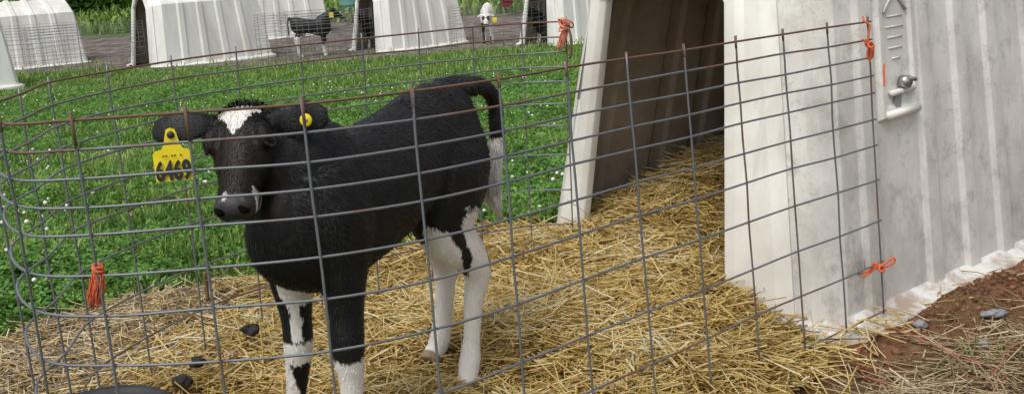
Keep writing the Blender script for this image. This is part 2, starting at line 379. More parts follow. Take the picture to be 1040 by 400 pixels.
k = (v_ < -.95) & (poly_sd(qx, qy, STRAW) > .02) & (r.random(m2) < np.clip(vnoise(qx*2.6, qy*2.6, 43)*2.6+.45, .04, 1)*.9); qx, qy = qx[k], qy[k]
V2, F2 = blades(qx, qy, ground_z(qx, qy), r.uniform(.025, .075, len(qx)), r.uniform(.002, .0045, len(qx)), 6, 1.2)
by = r.uniform(26.5, 44, 26000); bx = r.uniform(-.62*by, .45*by)
V3, F3 = blades(bx, by, ground_z(bx, by), r.uniform(.2, .5, len(bx)), r.uniform(.05, .11, len(bx)), 7, .9)
V = np.concatenate([V1, V2, V3]); Fa = np.concatenate([F1, F2+len(V1), F3+len(V1)+len(V2)])
tag(link('grass', np_mesh('grass', V, Fa), M_grass), 'lush green grass of the paddock behind the pen', 'grass', kind='stuff')
cx, cy, r = scatter(110000, 2.4, 13, 33)
k = r.random(len(cx)) < np.clip(vnoise(cx*1.1, cy*1.1, 45)*2+.75, .15, 1); cx, cy = cx[k], cy[k]; n = len(cx)
cz = ground_z(cx, cy)+r.uniform(.025, .095, n); rad = r.uniform(.009, .022, n)*(1+cy*.05); a0 = r.uniform(0, 6.28, n)
V = np.zeros((n, 12, 3)); tx = r.normal(0, .35, (n, 2))
for j in range(3):
    a = a0+j*2.094
    for q, (rr, da) in enumerate(((.12, 0), (.75, -.55), (1.25, 0), (.75, .55))):
        dx, dy = rad*rr*np.cos(a+da), rad*rr*np.sin(a+da)
        V[:, j*4+q] = np.stack([cx+dx, cy+dy, cz+dx*tx[:, 0]+dy*tx[:, 1]+(0 if q in (0, 2) else .15)*rad], 1)
f = np.array([[j*4, j*4+1, j*4+2, j*4+3] for j in range(3)])
tag(link('clover', np_mesh('clover', V.reshape(-1, 3), (f[None]+(np.arange(n)*12)[:, None, None]).reshape(-1, 4)), M_clover), 'clover leaves spread through the grass', 'clover', kind='stuff')
fx, fy, r = scatter(1100, 2.9, 13, 35); k = r.random(len(fx)) < np.clip(vnoise(fx*.9, fy*.9, 47)*2.6+.45, .03, 1); fx, fy = fx[k], fy[k]
ico = []; n = len(fx); fz = ground_z(fx, fy)+r.uniform(.06, .10, n); fr_ = r.uniform(.007, .0115, n)
lat = [(-1, 0, 1)]+[(-.4, .92, 5), (.4, .92, 5)]+[(1, 0, 1)]
U = [np.array([0, 0, -1.])]+[np.array([.92*math.cos(2*math.pi*i/6), .92*math.sin(2*math.pi*i/6), -.4]) for i in range(6)]+[np.array([.85*math.cos(2*math.pi*(i+.5)/6), .85*math.sin(2*math.pi*(i+.5)/6), .5]) for i in range(6)]+[np.array([0, 0, 1.])]
U = np.array(U); ff = []
for i in range(6):
    j = (i+1) % 6; ff += [[0, 1+j, 1+i], [1+i, 1+j, 7+i], [1+j, 7+j, 7+i], [13, 7+i, 7+j]]
V = np.stack([fx, fy, fz], 1)[:, None]+U[None]*fr_[:, None, None]
tag(link('clover_flowers', np_mesh('clover_flowers', V.reshape(-1, 3), (np.array(ff)[None]+(np.arange(n)*14)[:, None, None]).reshape(-1, 3)), M_white), 'small white clover flower heads dotted over the grass', 'flowers', kind='stuff')

# ------------------------------------------------------------------ hutches
HL = 2.15
def hw(z): return .655-.16*z
PROF = [(0, hw(0)), (.31, hw(.31)), (.62, hw(.62)), (1.03, hw(1.03)), (1.16, .30), (1.285, .06), (1.30, 0)]
def lean(x): return .10-.19*max(0, x-.3)/(HL-.3)
def ring(x, off=0, cut=0, drop=0):
    pts = []
    for sgn in (-1, 1):
        side = []
        for k, (z, w) in enumerate(PROF):
            if sgn == 1 and k == len(PROF)-1: continue
            roof = max(0, (z-1.03)/.28)
            ww = (w+off*(1-.5*roof)-cut*(1-.35*roof))*(1 if w else 0); zz = z+off*roof-drop*(1 if z > .9 else 0)
            side.append((x+lean(x)*z, sgn*max(ww, 0), zz))
        pts += side if sgn == -1 else side[::-1]
    return pts
def door_ring(dx, grow, dz=0):
    D_ = [(0, .352), (.31, .325), (.62, .298), (.965, .267), (1.09, .17), (1.15, .07), (1.155, 0)]
    pts = []
    for sgn in (-1, 1):
        side = []
        for k, (z, w) in enumerate(D_):
            if sgn == 1 and k == len(D_)-1: continue
            side.append((dx+.10*z, .035+sgn*(w+(grow if w else 0)), z+(grow if k > 3 else 0)+dz*0))
        pts += side if sgn == -1 else side[::-1]
    return pts
ST = [(.0, 0, .13, .03), (.05, 0, .055, .012), (.13, 0, 0, 0)]
for a, b in ((.235, .30), (.59, .655), (.83, .895), (1.06, 1.13), (1.36, 1.43), (1.66, 1.73), (1.95, 2.01)):
    ST += [(a-.02, 0, 0, 0), (a, .014, 0, 0), (b, .014, 0, 0), (b+.022, 0, 0, 0)]
ST += [(HL-.05, 0, .02, 0), (HL, 0, .09, .03)]
STF = [(.0, 0, .13, .03), (.13, 0, 0, 0)]
for a, b in ((.42, .50), (.80, .88), (1.18, 1.26), (1.60, 1.68)):
    STF += [(a-.03, 0, 0, 0), (a, .03, 0, 0), (b, .03, 0, 0), (b+.03, 0, 0, 0)]
STF += [(HL-.05, 0, .02, 0), (HL, 0, .09, .03)]
def hutch_parts(mshell, mfront, mflange, ST=ST):
    sh = MB(); sh.rings([ring(*s) for s in ST], cap=False, closed=False)
    nb = len(PROF)*2-1; last = ring(*ST[-1]); sh.add(last, [tuple(range(nb))])
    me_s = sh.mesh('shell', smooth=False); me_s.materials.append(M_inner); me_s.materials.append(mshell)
    fr = MB()
    o0, o1 = ring(.014, 0, .104, .022), ring(-.012, 0, .145, .042)
    rr = [o0, o1, door_ring(-.012, .065), door_ring(-.030, .045), door_ring(-.030, .012), door_ring(-.016, .0), door_ring(.006, -.001), door_ring(.012, .012)]
    fr.rings(rr, cap=False, closed=False)
    me_f = fr.mesh('front_frame', smooth=False); me_f.materials.append(mfront)
    fl = MB(); path = [(0, -.40), (0, -.525), (.13, -.655), (.5, -.655), (1., -.655), (1.6, -.655), (HL-.05, -.635), (HL, -.56), (HL, .56), (HL-.05, .635), (1., .655), (.13, .655), (0, .525), (0, .42)]
    path = [np.array(p) for p in path]; rings = []
    for i, p in enumerate(path):
        a = path[max(i-1, 0)]; b = path[min(i+1, len(path)-1)]; t = (b-a)/np.linalg.norm(b-a); nrm = np.array([t[1], -t[0]])
        w = 1.0
        sec = [(-.030, .050), (.008, .040), (.020, .028), (.045, .022), (.076*w, .014), (.083*w, .004), (.083*w, -.05)]
        rings.append([(p[0]+nrm[0]*q, p[1]+nrm[1]*q, z) for q, z in sec])
    fl.rings(rings, cap=False, closed=False)
    me_l = fl.mesh('flange', smooth=True); me_l.materials.append(mflange)
    return {'shell': me_s, 'front_frame': me_f, 'flange': me_l}
NEAR = hutch_parts(M_plastic, M_cream, M_dirtywhite); FAR = hutch_parts(M_far, M_far, M_far, STF)
def add_hutch(parts, loc, rz, label, group=None, sc=1, bevel=True):
    e = link('calf_hutch', None, None, None, loc, rz); e.scale = (sc,)*3
    tag(e, label, 'hutch', group)
    for nm, me in parts.items():
        p = link(nm, me, None, e)
        if nm in ('shell', 'front_frame'):
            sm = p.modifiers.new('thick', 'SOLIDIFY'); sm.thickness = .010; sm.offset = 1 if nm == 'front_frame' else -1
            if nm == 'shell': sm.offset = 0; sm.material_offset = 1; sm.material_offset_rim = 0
            if bevel:
                bv = p.modifiers.new('round', 'BEVEL'); bv.width = .009; bv.segments = 3; bv.limit_method = 'ANGLE'; bv.angle_limit = R(18); bv.harden_normals = False
                for q in me.polygons: q.use_smooth = True
    return e
hutch = add_hutch(NEAR, HO, HA, 'large cream plastic calf hutch with straw filled doorway behind the wire panel', 'calf hutches')
# raised data panel and latch on the near hutch's side
def side_pt(x, z, out=0):
    return np.array([x+lean(x)*z, -(hw(z)+out), z])
ap = MB()
x0, x1, z0, z1 = .325, .575, .575, 1.02
c = [side_pt(x0, z0, -.01), side_pt(x1, z0, -.01), side_pt(x1, z1, -.01), side_pt(x0, z1, -.01)]
c2 = [side_pt(x0+.015, z0+.015, .022), side_pt(x1-.015, z0+.015, .022), side_pt(x1-.015, z1-.015, .022), side_pt(x0+.015, z1-.015, .022)]
c3 = [side_pt(x0+.04, z0+.045, .022), side_pt(x1-.04, z0+.045, .022), side_pt(x1-.04, z1-.045, .022), side_pt(x0+.04, z1-.045, .022)]
c4 = [side_pt(x0+.046, z0+.051, .013), side_pt(x1-.046, z0+.051, .013), side_pt(x1-.046, z1-.051, .013), side_pt(x0+.046, z1-.051, .013)]
ap.rings([c, c2, c3, c4], cap=True)
panel = link('data_panel', ap.mesh('data_panel', smooth=False), M_plastic, hutch)
panel.modifiers.new('b', 'BEVEL').width = .004
panel['label'] = 'raised side panel with moulded arrow and lettering lines'
def strip(name, a, b, w, out=.018, mt=M_plastic):
    q = MB(); A = side_pt(*a, out); B = side_pt(*b, out); q.tube([A, B], w, 6); return link(name, q.mesh(name), mt, panel)
strip('moulded_arrow', (.375, .91), (.447, .975), .0042); strip('moulded_arrow', (.447, .975), (.515, .91), .0042)
for k, (a, b) in enumerate(((.40, .495), (.39, .50), (.40, .49), (.405, .485), (.42, .47))):
    strip('moulded_letter_line', (a, .895-.032*k), (b, .895-.032*k), .003, .0135)
strip('shelf', (.385, .665), (.525, .668), .010, .024); strip('shelf', (.36, .600), (.55, .604), .014, .022, M_cream)
q = MB(); c_ = side_pt(.455, .695, .02); q.tube([c_, c_+np.array([0, -.03, 0])], .020, 12); q.tube([c_+np.array([.0, -.025, .012]), c_+np.array([.035, -.03, .004])], .007, 8)
k_ = link('latch_knob', q.mesh('latch_knob'), M_chrome, panel)
q = MB(); c_ = side_pt(.43, .635, .018); q.box(c_, (.03, .012, .06)); link('latch_slot', q.mesh('latch_slot', smooth=False), M_stone, panel)
q = MB(); c_ = side_pt(.19, .175, .004); q.tube([c_+np.array([-.006, -.0, -.02]), c_+np.array([.0, -.02, .0]), c_+np.array([.004, -.012, .022])], .006, 8); link('staple', q.mesh('staple'), M_stone, hutch)

# ------------------------------------------------------------------ far hutches with their wire pens
far_group = 'calf hutches'
def gpt(x, y, Yd):
    p = at(x, y, Yd); return np.array([p[0], p[1], float(ground_z(p[0], p[1]))])
def loop_pen(rx, ry, gap=.5, n_st=22, seed=0):
    q = MB(); hs = [.86, .81, .76, .71, .66, .58, .50, .40, .27, .14, 0]
    A = np.linspace(gap, 2*math.pi-gap, n_st); P = np.stack([-rx*np.cos(A)*-1, ry*np.sin(A)], 1); P[:, 0] = -rx*.92+P[:, 0]
    for h in hs: q.tube([(a, b, h) for a, b in spline(P, 2)], .0026, 4)
    for a, b in P: q.tube([(a, b, 0), (a, b, .87)], .0026, 4)
    return q.mesh('wire_pen')
PEN = loop_pen(1.05, .62); PEN.materials.append(M_farwire)
def far_hutch(px, py, Yd, rz, label, pen_label=None, sc=1.0):
    p = gpt(px, py, Yd); e = add_hutch(FAR, p+np.array([0, 0, .0]), R(rz), label, far_group, sc, False)
    if pen_label:
        w = link('wire_pen', PEN, None, None, p, R(rz)); tag(w, pen_label, 'wire pen', 'wire pens of the far hutches')
    return e
def by_rear(px, py, Yd, rz):          # front-sill position for a hutch whose rear right base corner is seen at a pixel
    c = at(px, py, Yd); a = R(rz); lx, ly = HL, -.56
    p = np.array([c[0]-lx*math.cos(a)+ly*math.sin(a), c[1]-lx*math.sin(a)-ly*math.cos(a), 0]); p[2] = float(ground_z(p[0], p[1])); return p
far_hutch(146, 66, 19.0, 42, 'far pale hutch with narrow dark doorway left of the standing black calf', 'wire panel round the doorway of the far hutch above the tagged calf', 1.1)
far_hutch(373, 50, 20.2, 44, 'far pale hutch with wide dark doorway between the black calf and white calf', 'wire panel in front of the hutch beside the far black calf')
far_hutch(546, 46, 19.5, 40, 'far hutch partly hidden behind the near hutch front frame', 'wire panel before the far hutch nearest the salmon twine')
for (px, py, Yd, rz, lb) in ((88, 54, 21.0, 38, 'far hutch at top left with sloped rear end above bare soil'), (19, 84, 15.0, 38, 'far hutch cut off by the left edge of the photo'), (336, 32, 24.5, 30, 'pale hutch farthest back behind the standing black calf')):
    add_hutch(FAR, by_rear(px, py, Yd, rz), R(rz), lb, far_group, 1, False)
for (px, py, Yd, rz, lb) in ((34, 62, 18.8, 10, 'wire panel across the side of the top left far hutch'), (318, 57, 19.6, 14, 'wire panel round the standing far black calf')):
    p = gpt(px, py, Yd); tag(link('wire_pen', PEN, None, None, p+np.array([1.0, 0, 0]), R(rz)), lb, 'wire pen', 'wire pens of the far hutches')

# ------------------------------------------------------------------ near wire panel (16 ft panel bent round the pen)
GAPS = [2, 2, 2, 2, 3, 3, 4, 5, 5, 6]; HWIRE = [.8636-.0254*sum(GAPS[:i]) for i in range(11)]
STAYS = [(1.094, 2.837, -.095, -.012), (.938, 2.707, -.092, -.005), (.781, 2.583, -.086, -.002), (.624, 2.453, -.077, .003), (.471, 2.317, -.073, .009),
         (.316, 2.186, -.061, .029), (.162, 2.052, -.044, .036), (.010, 1.920, -.028, .037), (-.149, 1.798, -.027, .043), (-.334, 1.721, -.024, .029),
         (-.535, 1.714, -.014, -.002), (-.734, 1.726, .001, -.041), (-.910, 1.812, .055, -.122), (-1.010, 1.955, .02, -.05), (-1.018, 2.125, -.001, -.012),
         (-1.044, 2.329, -.002, -.009), (-.989, 2.529, -.001, -.004), (-.902, 2.723, .007, .010), (-.773, 2.886, .011, .012), (-.614, 3.014, .011, .009),
         (-.449, 3.136, .013, .008), (-.282, 3.259, .011, .009), (-.113, 3.378, .010, .009), (.061, 3.455, .0, .002), (.208, 3.44, .003, -.001)]
ST_ = np.array(STAYS); PB = np.array([ST_[12, 0], ST_[12, 1], 0])
fence = link('stock_fence', None, None, None, PB); tag(fence, 'rusty and galvanised wire fence bent into an oval around the near calf', 'fence')
def stay_pt(i, h, push=0):
    x, y, lx, ly = ST_[i]; return np.array([x+lx*h, y+ly*h, h])
ctr = np.array([0, 2.6, 0])
for k, h in enumerate(HWIRE):
    P = [stay_pt(i, h)+np.array([0, 0, random.gauss(0, .0012)]) for i in range(25)]
    d0 = P[0]-P[1]; P = [P[0]+d0/np.linalg.norm(d0)*.022]+P
    q = MB(); q.tube(spline(np.array(P), 5), .0027, 7)
    link('line_wire', q.mesh('line_wire', PB), M_rust if k == 0 else (M_mixed if k in (1, 9, 10) else M_galv), fence)
for i in range(25):
    c_ = stay_pt(i, .4); inw = ctr-c_; inw[2] = 0; inw /= np.linalg.norm(inw); j = inw*.0052*(-1)
    P = [stay_pt(i, h)+j+np.array([random.gauss(0, .0008), random.gauss(0, .0008), 0]) for h in (-.008, .14, .27, .40, .5, .62, .72, .80, .8725+random.uniform(0, .008))]
    q = MB(); q.tube(spline(np.array(P), 2), .0026, 7)
    link('stay_wire', q.mesh('stay_wire', PB), M_mixed if i in (0, 2, 3) else M_galv, fence)
    if i < 14:
        q = MB(); q.tube([stay_pt(i, .815 if 7 < i < 12 else .8575)+j, stay_pt(i, .8475)+j, stay_pt(i, .878)+j], [.0028, .0032, .0033], 7); link('stay_tip', q.mesh('stay_tip', PB), M_rust, fence)

# ------------------------------------------------------------------ calves
def ell(c, A, B, n=18, pw=1.0):
    c, A, B = map(lambda q: np.array(q, float), (c, A, B)); out = []
    for t in np.linspace(0, 2*math.pi, n, endpoint=False):
        ct, s_ = math.cos(t), math.sin(t)
        out.append(c+A*math.copysign(abs(ct)**pw, ct)+B*math.copysign(abs(s_)**pw, s_))
    return out
def otube(mb, pts, radii, ref=(0, 1, 0), n=16):
    """tube with elliptical sections: radii (r_along_ref, r_other); ref = lateral axis"""
    pts = [np.array(p, float) for p in pts]; rings = []; ref = np.array(ref, float)
    pts2 = spline(np.array(pts), 4); rr = spline(np.array([(r if hasattr(r, '__len__') else (r, r)) for r in radii], float), 4)
    for i, p in enumerate(pts2):
        t = pts2[min(i+1, len(pts2)-1)]-pts2[max(i-1, 0)]; t /= np.linalg.norm(t)+1e-9
        a = ref-t*(ref@t); a /= np.linalg.norm(a)+1e-9; b = np.cross(t, a)
        rings.append(ell(p, a*rr[i][0], b*rr[i][1], n))
    r0, r1 = rr[0].mean()*.5, rr[-1].mean()*.5
    mb.rings(rings, True)
TRUNK = [(-.375, .700, .55, .035), (-.345, .742, .50, .080), (-.29, .764, .455, .108), (-.21, .755, .445, .120), (-.10, .728, .455, .118), (.0, .710, .425, .130), (.11, .705, .395, .127),
         (.20, .712, .375, .114), (.28, .690, .388, .098), (.345, .645, .425, .072), (.385, .60, .465, .045), (.40, .56, .50, .022)]
def calf_mesh(name, legs, neck, head, tail, voxel, color, extra=None):
    """legs: list of (pts, radii); head: (origin, nose_dir, left_dir, scale); returns mesh with colour attribute"""
    mb = MB()
    ts = spline(np.array(TRUNK), 4)
    mb.rings([ell((f, 0, (t+b)/2), (0, w, 0), (0, 0, (t-b)/2), 24, .92) for f, t, b, w in ts])
    for pts, rad in legs: otube(mb, pts, rad)
    otube(mb, *neck)
    if tail: otube(mb, *tail)
    ho, hx, hy, sc = head; ho, hx, hy = map(lambda q: np.array(q, float), (ho, hx, hy)); hx /= np.linalg.norm(hx); hy -= hx*(hy@hx); hy /= np.linalg.norm(hy); hz = np.cross(hx, hy)
    SK = [(-.035, .030, -.030, .055), (-.02, .050, -.012, .085), (.01, .062, .002, .125), (.05, .069, .010, .150), (.10, .073, .006, .158), (.14, .062, .0, .140), (.18, .047, -.004, .105), (.22, .043, -.006, .086),
          (.25, .047, -.007, .080), (.272, .043, -.013, .070), (.284, .028, -.026, .052)]
    sk = spline(np.array(SK), 3)
    mb.rings([ell(ho+sc*(hx*u_+hz*((tp-dp)/2)), hy*w*sc, hz*((tp+dp)/2)*sc, 20, .9) for u_, w, tp, dp in sk])
    W2 = lambda u_, v_, w_: ho+sc*(hx*u_+hy*v_+hz*w_)
    for sg in (1, -1):      # brow ridges and cheeks
        otube(mb, [W2(.055, sg*.045, -.01), W2(.085, sg*.062, -.012), W2(.11, sg*.058, -.022)], [.016*sc, .022*sc, .012*sc], hx)
        otube(mb, [W2(.06, sg*.03, -.12), W2(.11, sg*.034, -.125), W2(.16, sg*.02, -.10)], [.03*sc, .034*sc, .02*sc], hx)
        # nostril wings
        otube(mb, [W2(.245, sg*.018, -.012), W2(.262, sg*.030, -.020), W2(.272, sg*.032, -.034)], [.010*sc, .014*sc, .010*sc], hx)
    ears = extra
    for (b0, b1, b2, b3, nrm, wid) in ears:
        P = [np.array(b0, float), np.array(b1, float), np.array(b2, float), np.array(b3, float)]
        otube(mb, P, [(.013*sc, .020*sc), (.0085, wid*.95), (.008, wid), (.0055, wid*.5)], nrm, 14)
    me = mb.mesh(name+'_raw')
    o = bpy.data.objects.new('tmp', me); col.objects.link(o)
    rm = o.modifiers.new('r', 'REMESH'); rm.mode = 'VOXEL'; rm.voxel_size = voxel; rm.adaptivity = 0
    sm = o.modifiers.new('s', 'SMOOTH'); sm.factor = .5; sm.iterations = 5
    dg = bpy.context.evaluated_depsgraph_get(); out = bpy.data.meshes.new_from_object(o.evaluated_get(dg)); out.name = name
    bpy.data.objects.remove(o); bpy.data.meshes.remove(me)
    n = len(out.vertices); V = np.zeros(n*3, np.float32); out.vertices.foreach_get('co', V); V = V.reshape(-1, 3).astype(float)
    C = color(V)
    ca = out.color_attributes.new('coat', 'FLOAT_COLOR', 'POINT'); ca.data.foreach_set('color', np.concatenate([C, np.ones((n, 1))], 1).astype(np.float32).ravel())
    out.polygons.foreach_set('use_smooth', np.ones(len(out.polygons), bool))
    return out
BLACK = np.array([.0072, .0067, .0069]); BROWN = np.array([.0135, .0085, .0062]); WHITE = np.array([.74, .70, .66]); PINK = np.array([.50, .32, .27]); HOOF = np.array([.30, .22, .13])
def seg_d(V, pts):
    d = np.full(len(V), 1e9); tt = np.zeros(len(V)); pts = np.array(pts, float); acc = 0
    for a, b in zip(pts[:-1], pts[1:]):
        e = b-a; t = np.clip(((V-a)@e)/(e@e), 0, 1); q = np.linalg.norm(V-a-t[:, None]*e, axis=1)
        k = q < d; d[k] = q[k]; tt[k] = acc+t[k]; acc += 1
    return d, tt
def n3(V, s, seed=0): return vnoise(V[:, 0]*s+V[:, 2]*s*.7, V[:, 1]*s+V[:, 2]*s*.9, seed)

YAW = R(-120); CA = np.array([math.cos(YAW), math.sin(YAW), 0]); CL = np.array([-CA[1], CA[0], 0]); CR = np.array([-.316, 2.285, .03])
def loc(p): p = np.array(p, float)-CR; return np.array([p@CA, p@CL, p[2]])
def lp(x, y, Yd): return loc(at(x, y, Yd))
def dirl(d): d = np.array(d, float); return np.array([d@CA, d@CL, d[2]])
# legs, hip / shoulder to hoof (points read off the photograph, distances from where the hooves stand)
LF = [(.235, .062, .66), (.225, .078, .55), lp(349, 285, 2.055)+[0, 0, .0], lp(352, 318, 2.045), lp(353, 350, 2.035), lp(357, 385, 2.04), lp(357, 415, 2.04), lp(357, 452, 2.035), lp(356, 470, 2.02), lp(354, 484, 2.005)]
LFr = [(.045, .085), (.058, .085), (.046, .055), (.036, .041), (.036, .037), (.027, .028), (.024, .024), (.029, .031), (.026, .028), (.031, .036)]
RF = [(.245, -.062, .66), (.245, -.075, .55), lp(297, 290, 2.13), lp(301, 322, 2.13), lp(303, 350, 2.125), lp(302, 382, 2.14), lp(300, 412, 2.15), lp(298, 438, 2.15), lp(296, 452, 2.135), lp(294, 464, 2.12)]
RFr = [(.045, .085), (.055, .08), (.042, .050), (.033, .037), (.033, .034), (.025, .026), (.022, .023), (.028, .029), (.025, .027), (.03, .035)]
LH = [(-.235, .055, .66), (-.225, .085, .56), lp(456, 232, 2.42), lp(474, 255, 2.45), lp(485, 276, 2.48), lp(481, 308, 2.475), lp(479, 342, 2.465), lp(477, 368, 2.455), lp(475, 384, 2.44), lp(473, 399, 2.425)]
LHr = [(.055, .12), (.062, .115), (.052, .085), (.040, .054), (.033, .043), (.024, .029), (.0215, .023), (.028, .031), (.026, .028), (.032, .038)]
RH = [(-.245, -.055, .66), (-.235, -.075, .56), lp(441, 225, 2.56), lp(448, 250, 2.60), lp(452, 268, 2.625), lp(452, 292, 2.625), lp(450, 322, 2.62), lp(446, 347, 2.61), lp(441, 358, 2.595), lp(436, 369, 2.57)]
RHr = [(.055, .12), (.058, .11), (.050, .075), (.038, .052), (.032, .042), (.026, .032), (.024, .027), (.028, .031), (.027, .03), (.033, .038)]
poll = lp(243, 107, 2.005); muz = lp(233, 203, 1.84)
hx = muz-poll; hx = hx/np.linalg.norm(hx); hy = dirl(np.array([.97, -.10, .03])); hy = hy-hx*(hy@hx); hy /= np.linalg.norm(hy); hz = np.cross(hx, hy)
if hz[2] < 0: pass
HSC = .87; HD = (poll, hx, hy, HSC)
W2 = lambda u_, v_, w_: poll+HSC*(hx*u_+hy*v_+hz*w_)
neckp = [(.20, 0, .62), (.27, -.01, .67), tuple(W2(.01, 0, -.115)*.5+np.array([.285, -.02, .70])*.5), tuple(W2(.03, .0, -.085))]
NECK = (neckp, [(.095, .13), (.080, .112), (.066, .086), (.056, .062)])
TAIL = ([(-.25, -.01, .700), (-.31, -.01, .738), lp(481, 87, 2.59), lp(494, 91, 2.62), lp(502, 104, 2.65), lp(504, 125, 2.65), lp(503, 145, 2.65), lp(500, 168, 2.645), lp(498, 188, 2.64), lp(502, 205, 2.64), lp(510, 221, 2.64)], [.03, .03, .025, .021, .020, .019, .018, .021, .024, .019, .005])
vdir = dirl([.25, -.95, .1])
earR = (W2(.012, -.055, -.04), lp(192, 128, 2.0), lp(171, 131, 2.0), lp(155, 132, 2.01), dirl([0.0, -.9, .42]), .036)
earL = (W2(.012, .055, -.04), lp(297, 121, 2.005), lp(318, 119, 2.02), lp(334, 117, 2.02), dirl([-.2, -.95, .15]), .036)
def near_color(V):
    n = len(V); C = np.tile(BLACK, (n, 1)); C = C*(1+.5*n3(V, 14, 61))[:, None]
    def put(mask, c): C[mask] = c
    legs = {k: seg_d(V, p) for k, p in (('LF', LF), ('RF', RF), ('LH', LH), ('RH', RH))}
    best = np.stack([legs[k][0] for k in ('LF', 'RF', 'LH', 'RH')], 1); own = best.argmin(1); x, y, z = V.T
    j = .03*n3(V, 34, 62)+.006*n3(V, 110, 63)
    isleg = best.min(1) < .115
    q = isleg & (own == 0); t = legs['LF'][1]; put(q & (t+j*6 > 4.35) & (best[:, 0] < .06), WHITE)
    q = isleg & (own == 1); t = legs['RF'][1]; side = (V-np.array(RF[3]))@np.array(dirl([.95, -.3, 0]))-.008
    put(q & (t > 1.9) & (t < 2.5) & (side+j > .0-.03*(t-2.2)) & (best[:, 1] < .07), WHITE)
    put(q & (t >= 2.5) & (t < 3.75) & (np.abs(side-.009)+j*.4 < .009) & (best[:, 1] < .07), WHITE)
    put(q & (t >= 3.80) & (t+j*5 < 4.4) & (best[:, 1] < .07), WHITE)
    put(q & (t >= 4.4) & (side+j*.3 < -.016) & (t < 5.6) & (best[:, 1] < .07), WHITE)
    put((x > .24) & (z+j < .415+.35*(-.02-y)) & (y > -.075) & (y < .02) & (z > .34) & (best[:, 1] > .046), WHITE*.95)
    q = own == 2; t = legs['LH'][1]
    put(q & (t+j*7 > 4.05) & (best[:, 2] < .075), WHITE)
    zb = np.interp(x, [-.23, -.202, -.155, -.136, -.10], [.25, .306, .387, .425, .44]); low = (z > .22) & (y > .0)
    put(q & low & (z+j*.7 < zb) & (x < -.05) & (x > -.25), WHITE)
    e_ = np.interp(z, [.28, .294, .357, .424, .47], [-.222, -.219, -.208, -.170, -.165]); bk_ = np.interp(z, [.27, .30, .35, .44], [-.30, -.285, -.282, -.262])
    put(q & low & (x+j*.5 < e_) & (x > bk_) & (z+j*1.2+.12*np.abs(x+.20) < .462), WHITE)
    q = own == 3; t = legs['RH'][1]; put(q & (t+j*5 > 2.15) & (best[:, 3] < .075), WHITE)
    put((np.abs(x+.03) < .07) & (z < .437+.2*j) & (np.abs(y) < .06), np.array([.45, .36, .28]))
    for k, p in (('LF', LF), ('RF', RF), ('LH', LH), ('RH', RH)):
        put((legs[k][0] < .055) & (legs[k][1] > 8.25), HOOF)
    td, tt = seg_d(V, TAIL[0]); put((td < .05) & (tt+j*8 > 5.75) & (x < -.33) & (z < .66), WHITE*1.05)
    # face
    r = (V-poll)/HSC; u_, v_, w_ = r@hx, r@hy, r@hz; head = (u_ > -.03) & (np.abs(v_) < .09) & (w_ > -.17) & (u_ < .3)
    fade = np.clip((u_-.05)/.06, 0, 1)*np.clip((.25-u_)/.03, 0, 1)*head; C[:] = C*(1-fade[:, None]*.8)+BROWN*fade[:, None]*.8
    put(head & (w_ > -.04) & (u_ > .006) & (u_ < .092) & (np.abs(v_+.004)+j*.25 < .050*(1-np.clip((u_-.012)/.078, 0, 1)**.9)), WHITE*1.06)
    nose = head & (u_ > .238) & (w_ > -.055); put(nose, np.array([.030, .026, .027]))
    put(head & (u_ > .232) & (np.hypot((v_+.016)/.006, (u_-.243)/.010) < 1) & (w_ > -.03), np.array([.62, .52, .50]))
    put(head & (u_ > .212) & (u_ < .268) & (v_+j*.3 > .027) & (w_ < -.034+(.24-u_)*.4) & (w_ > -.085), WHITE*.9)
    return np.clip(C, .004, .85)
calf_me = calf_mesh('body', [(LF, LFr), (RF, RFr), (LH, LHr), (RH, RHr)], NECK, HD, TAIL, .0055, near_color, [earR, earL])
calf_me.materials.append(M_coat)
calf = link('calf', None, None, None, CR, YAW); tag(calf, 'near black and white calf with yellow ear tag 6469 standing on straw', 'calf', 'calves')
body = link('body', calf_me, None, calf)
# short coat hair
V = np.zeros(len(calf_me.vertices)*3, np.float32); calf_me.vertices.foreach_get('co', V); V = V.reshape(-1, 3).astype(float)
Nn = np.zeros(len(V)*3, np.float32); calf_me.vertices.foreach_get('normal', Nn); Nn = Nn.reshape(-1, 3).astype(float)
Cc = np.zeros(len(V)*4, np.float32); calf_me.color_attributes['coat'].data.foreach_get('color', Cc); Cc = Cc.reshape(-1, 4)
nh = 75000; idx = rng.integers(0, len(V), nh); bp = V[idx]; nn = Nn[idx]; cc = Cc[idx].copy()
rr = (bp-poll)/HSC; uu_, vv_, ww_ = rr@hx, rr@hy, rr@hz
keep = ~((uu_ > .014) & (uu_ < .31) & (np.abs(vv_) < .085) & (ww_ > -.14)) & (bp[:, 2] > .04)
bp, nn, cc, uu_, vv_, ww_ = (q[keep] for q in (bp, nn, cc, uu_, vv_, ww_)); nh = len(bp)
flow = np.tile(np.array([-.6, 0, -.8]), (nh, 1)); flow[bp[:, 2] < .4] = (0, 0, -1)
fr2 = None
hd = (np.abs(vv_) < .09) & (uu_ > -.04) & (uu_ < .3) & (ww_ > -.17); flow[hd] = hx
flow = flow+.55*np.stack([vnoise(bp[:, 0]*22+k*9, bp[:, 2]*22+bp[:, 1]*15, 70+k) for k in range(3)], 1)*2
flow += rng.normal(0, .25, flow.shape); flow -= nn*(flow*nn).sum(1)[:, None]; flow /= np.linalg.norm(flow, axis=1)[:, None]+1e-9
lift = rng.uniform(.12, .42, nh)[:, None]; ln = rng.uniform(.009, .019, nh); ln[hd] *= .5; ear_ = (np.abs(vv_) > .075) & (uu_ > -.08) & (uu_ < .12) & (ww_ > -.12) & (bp[:, 2] > .68); ln[ear_] *= .38; ln[bp[:, 2] < .42] *= .6
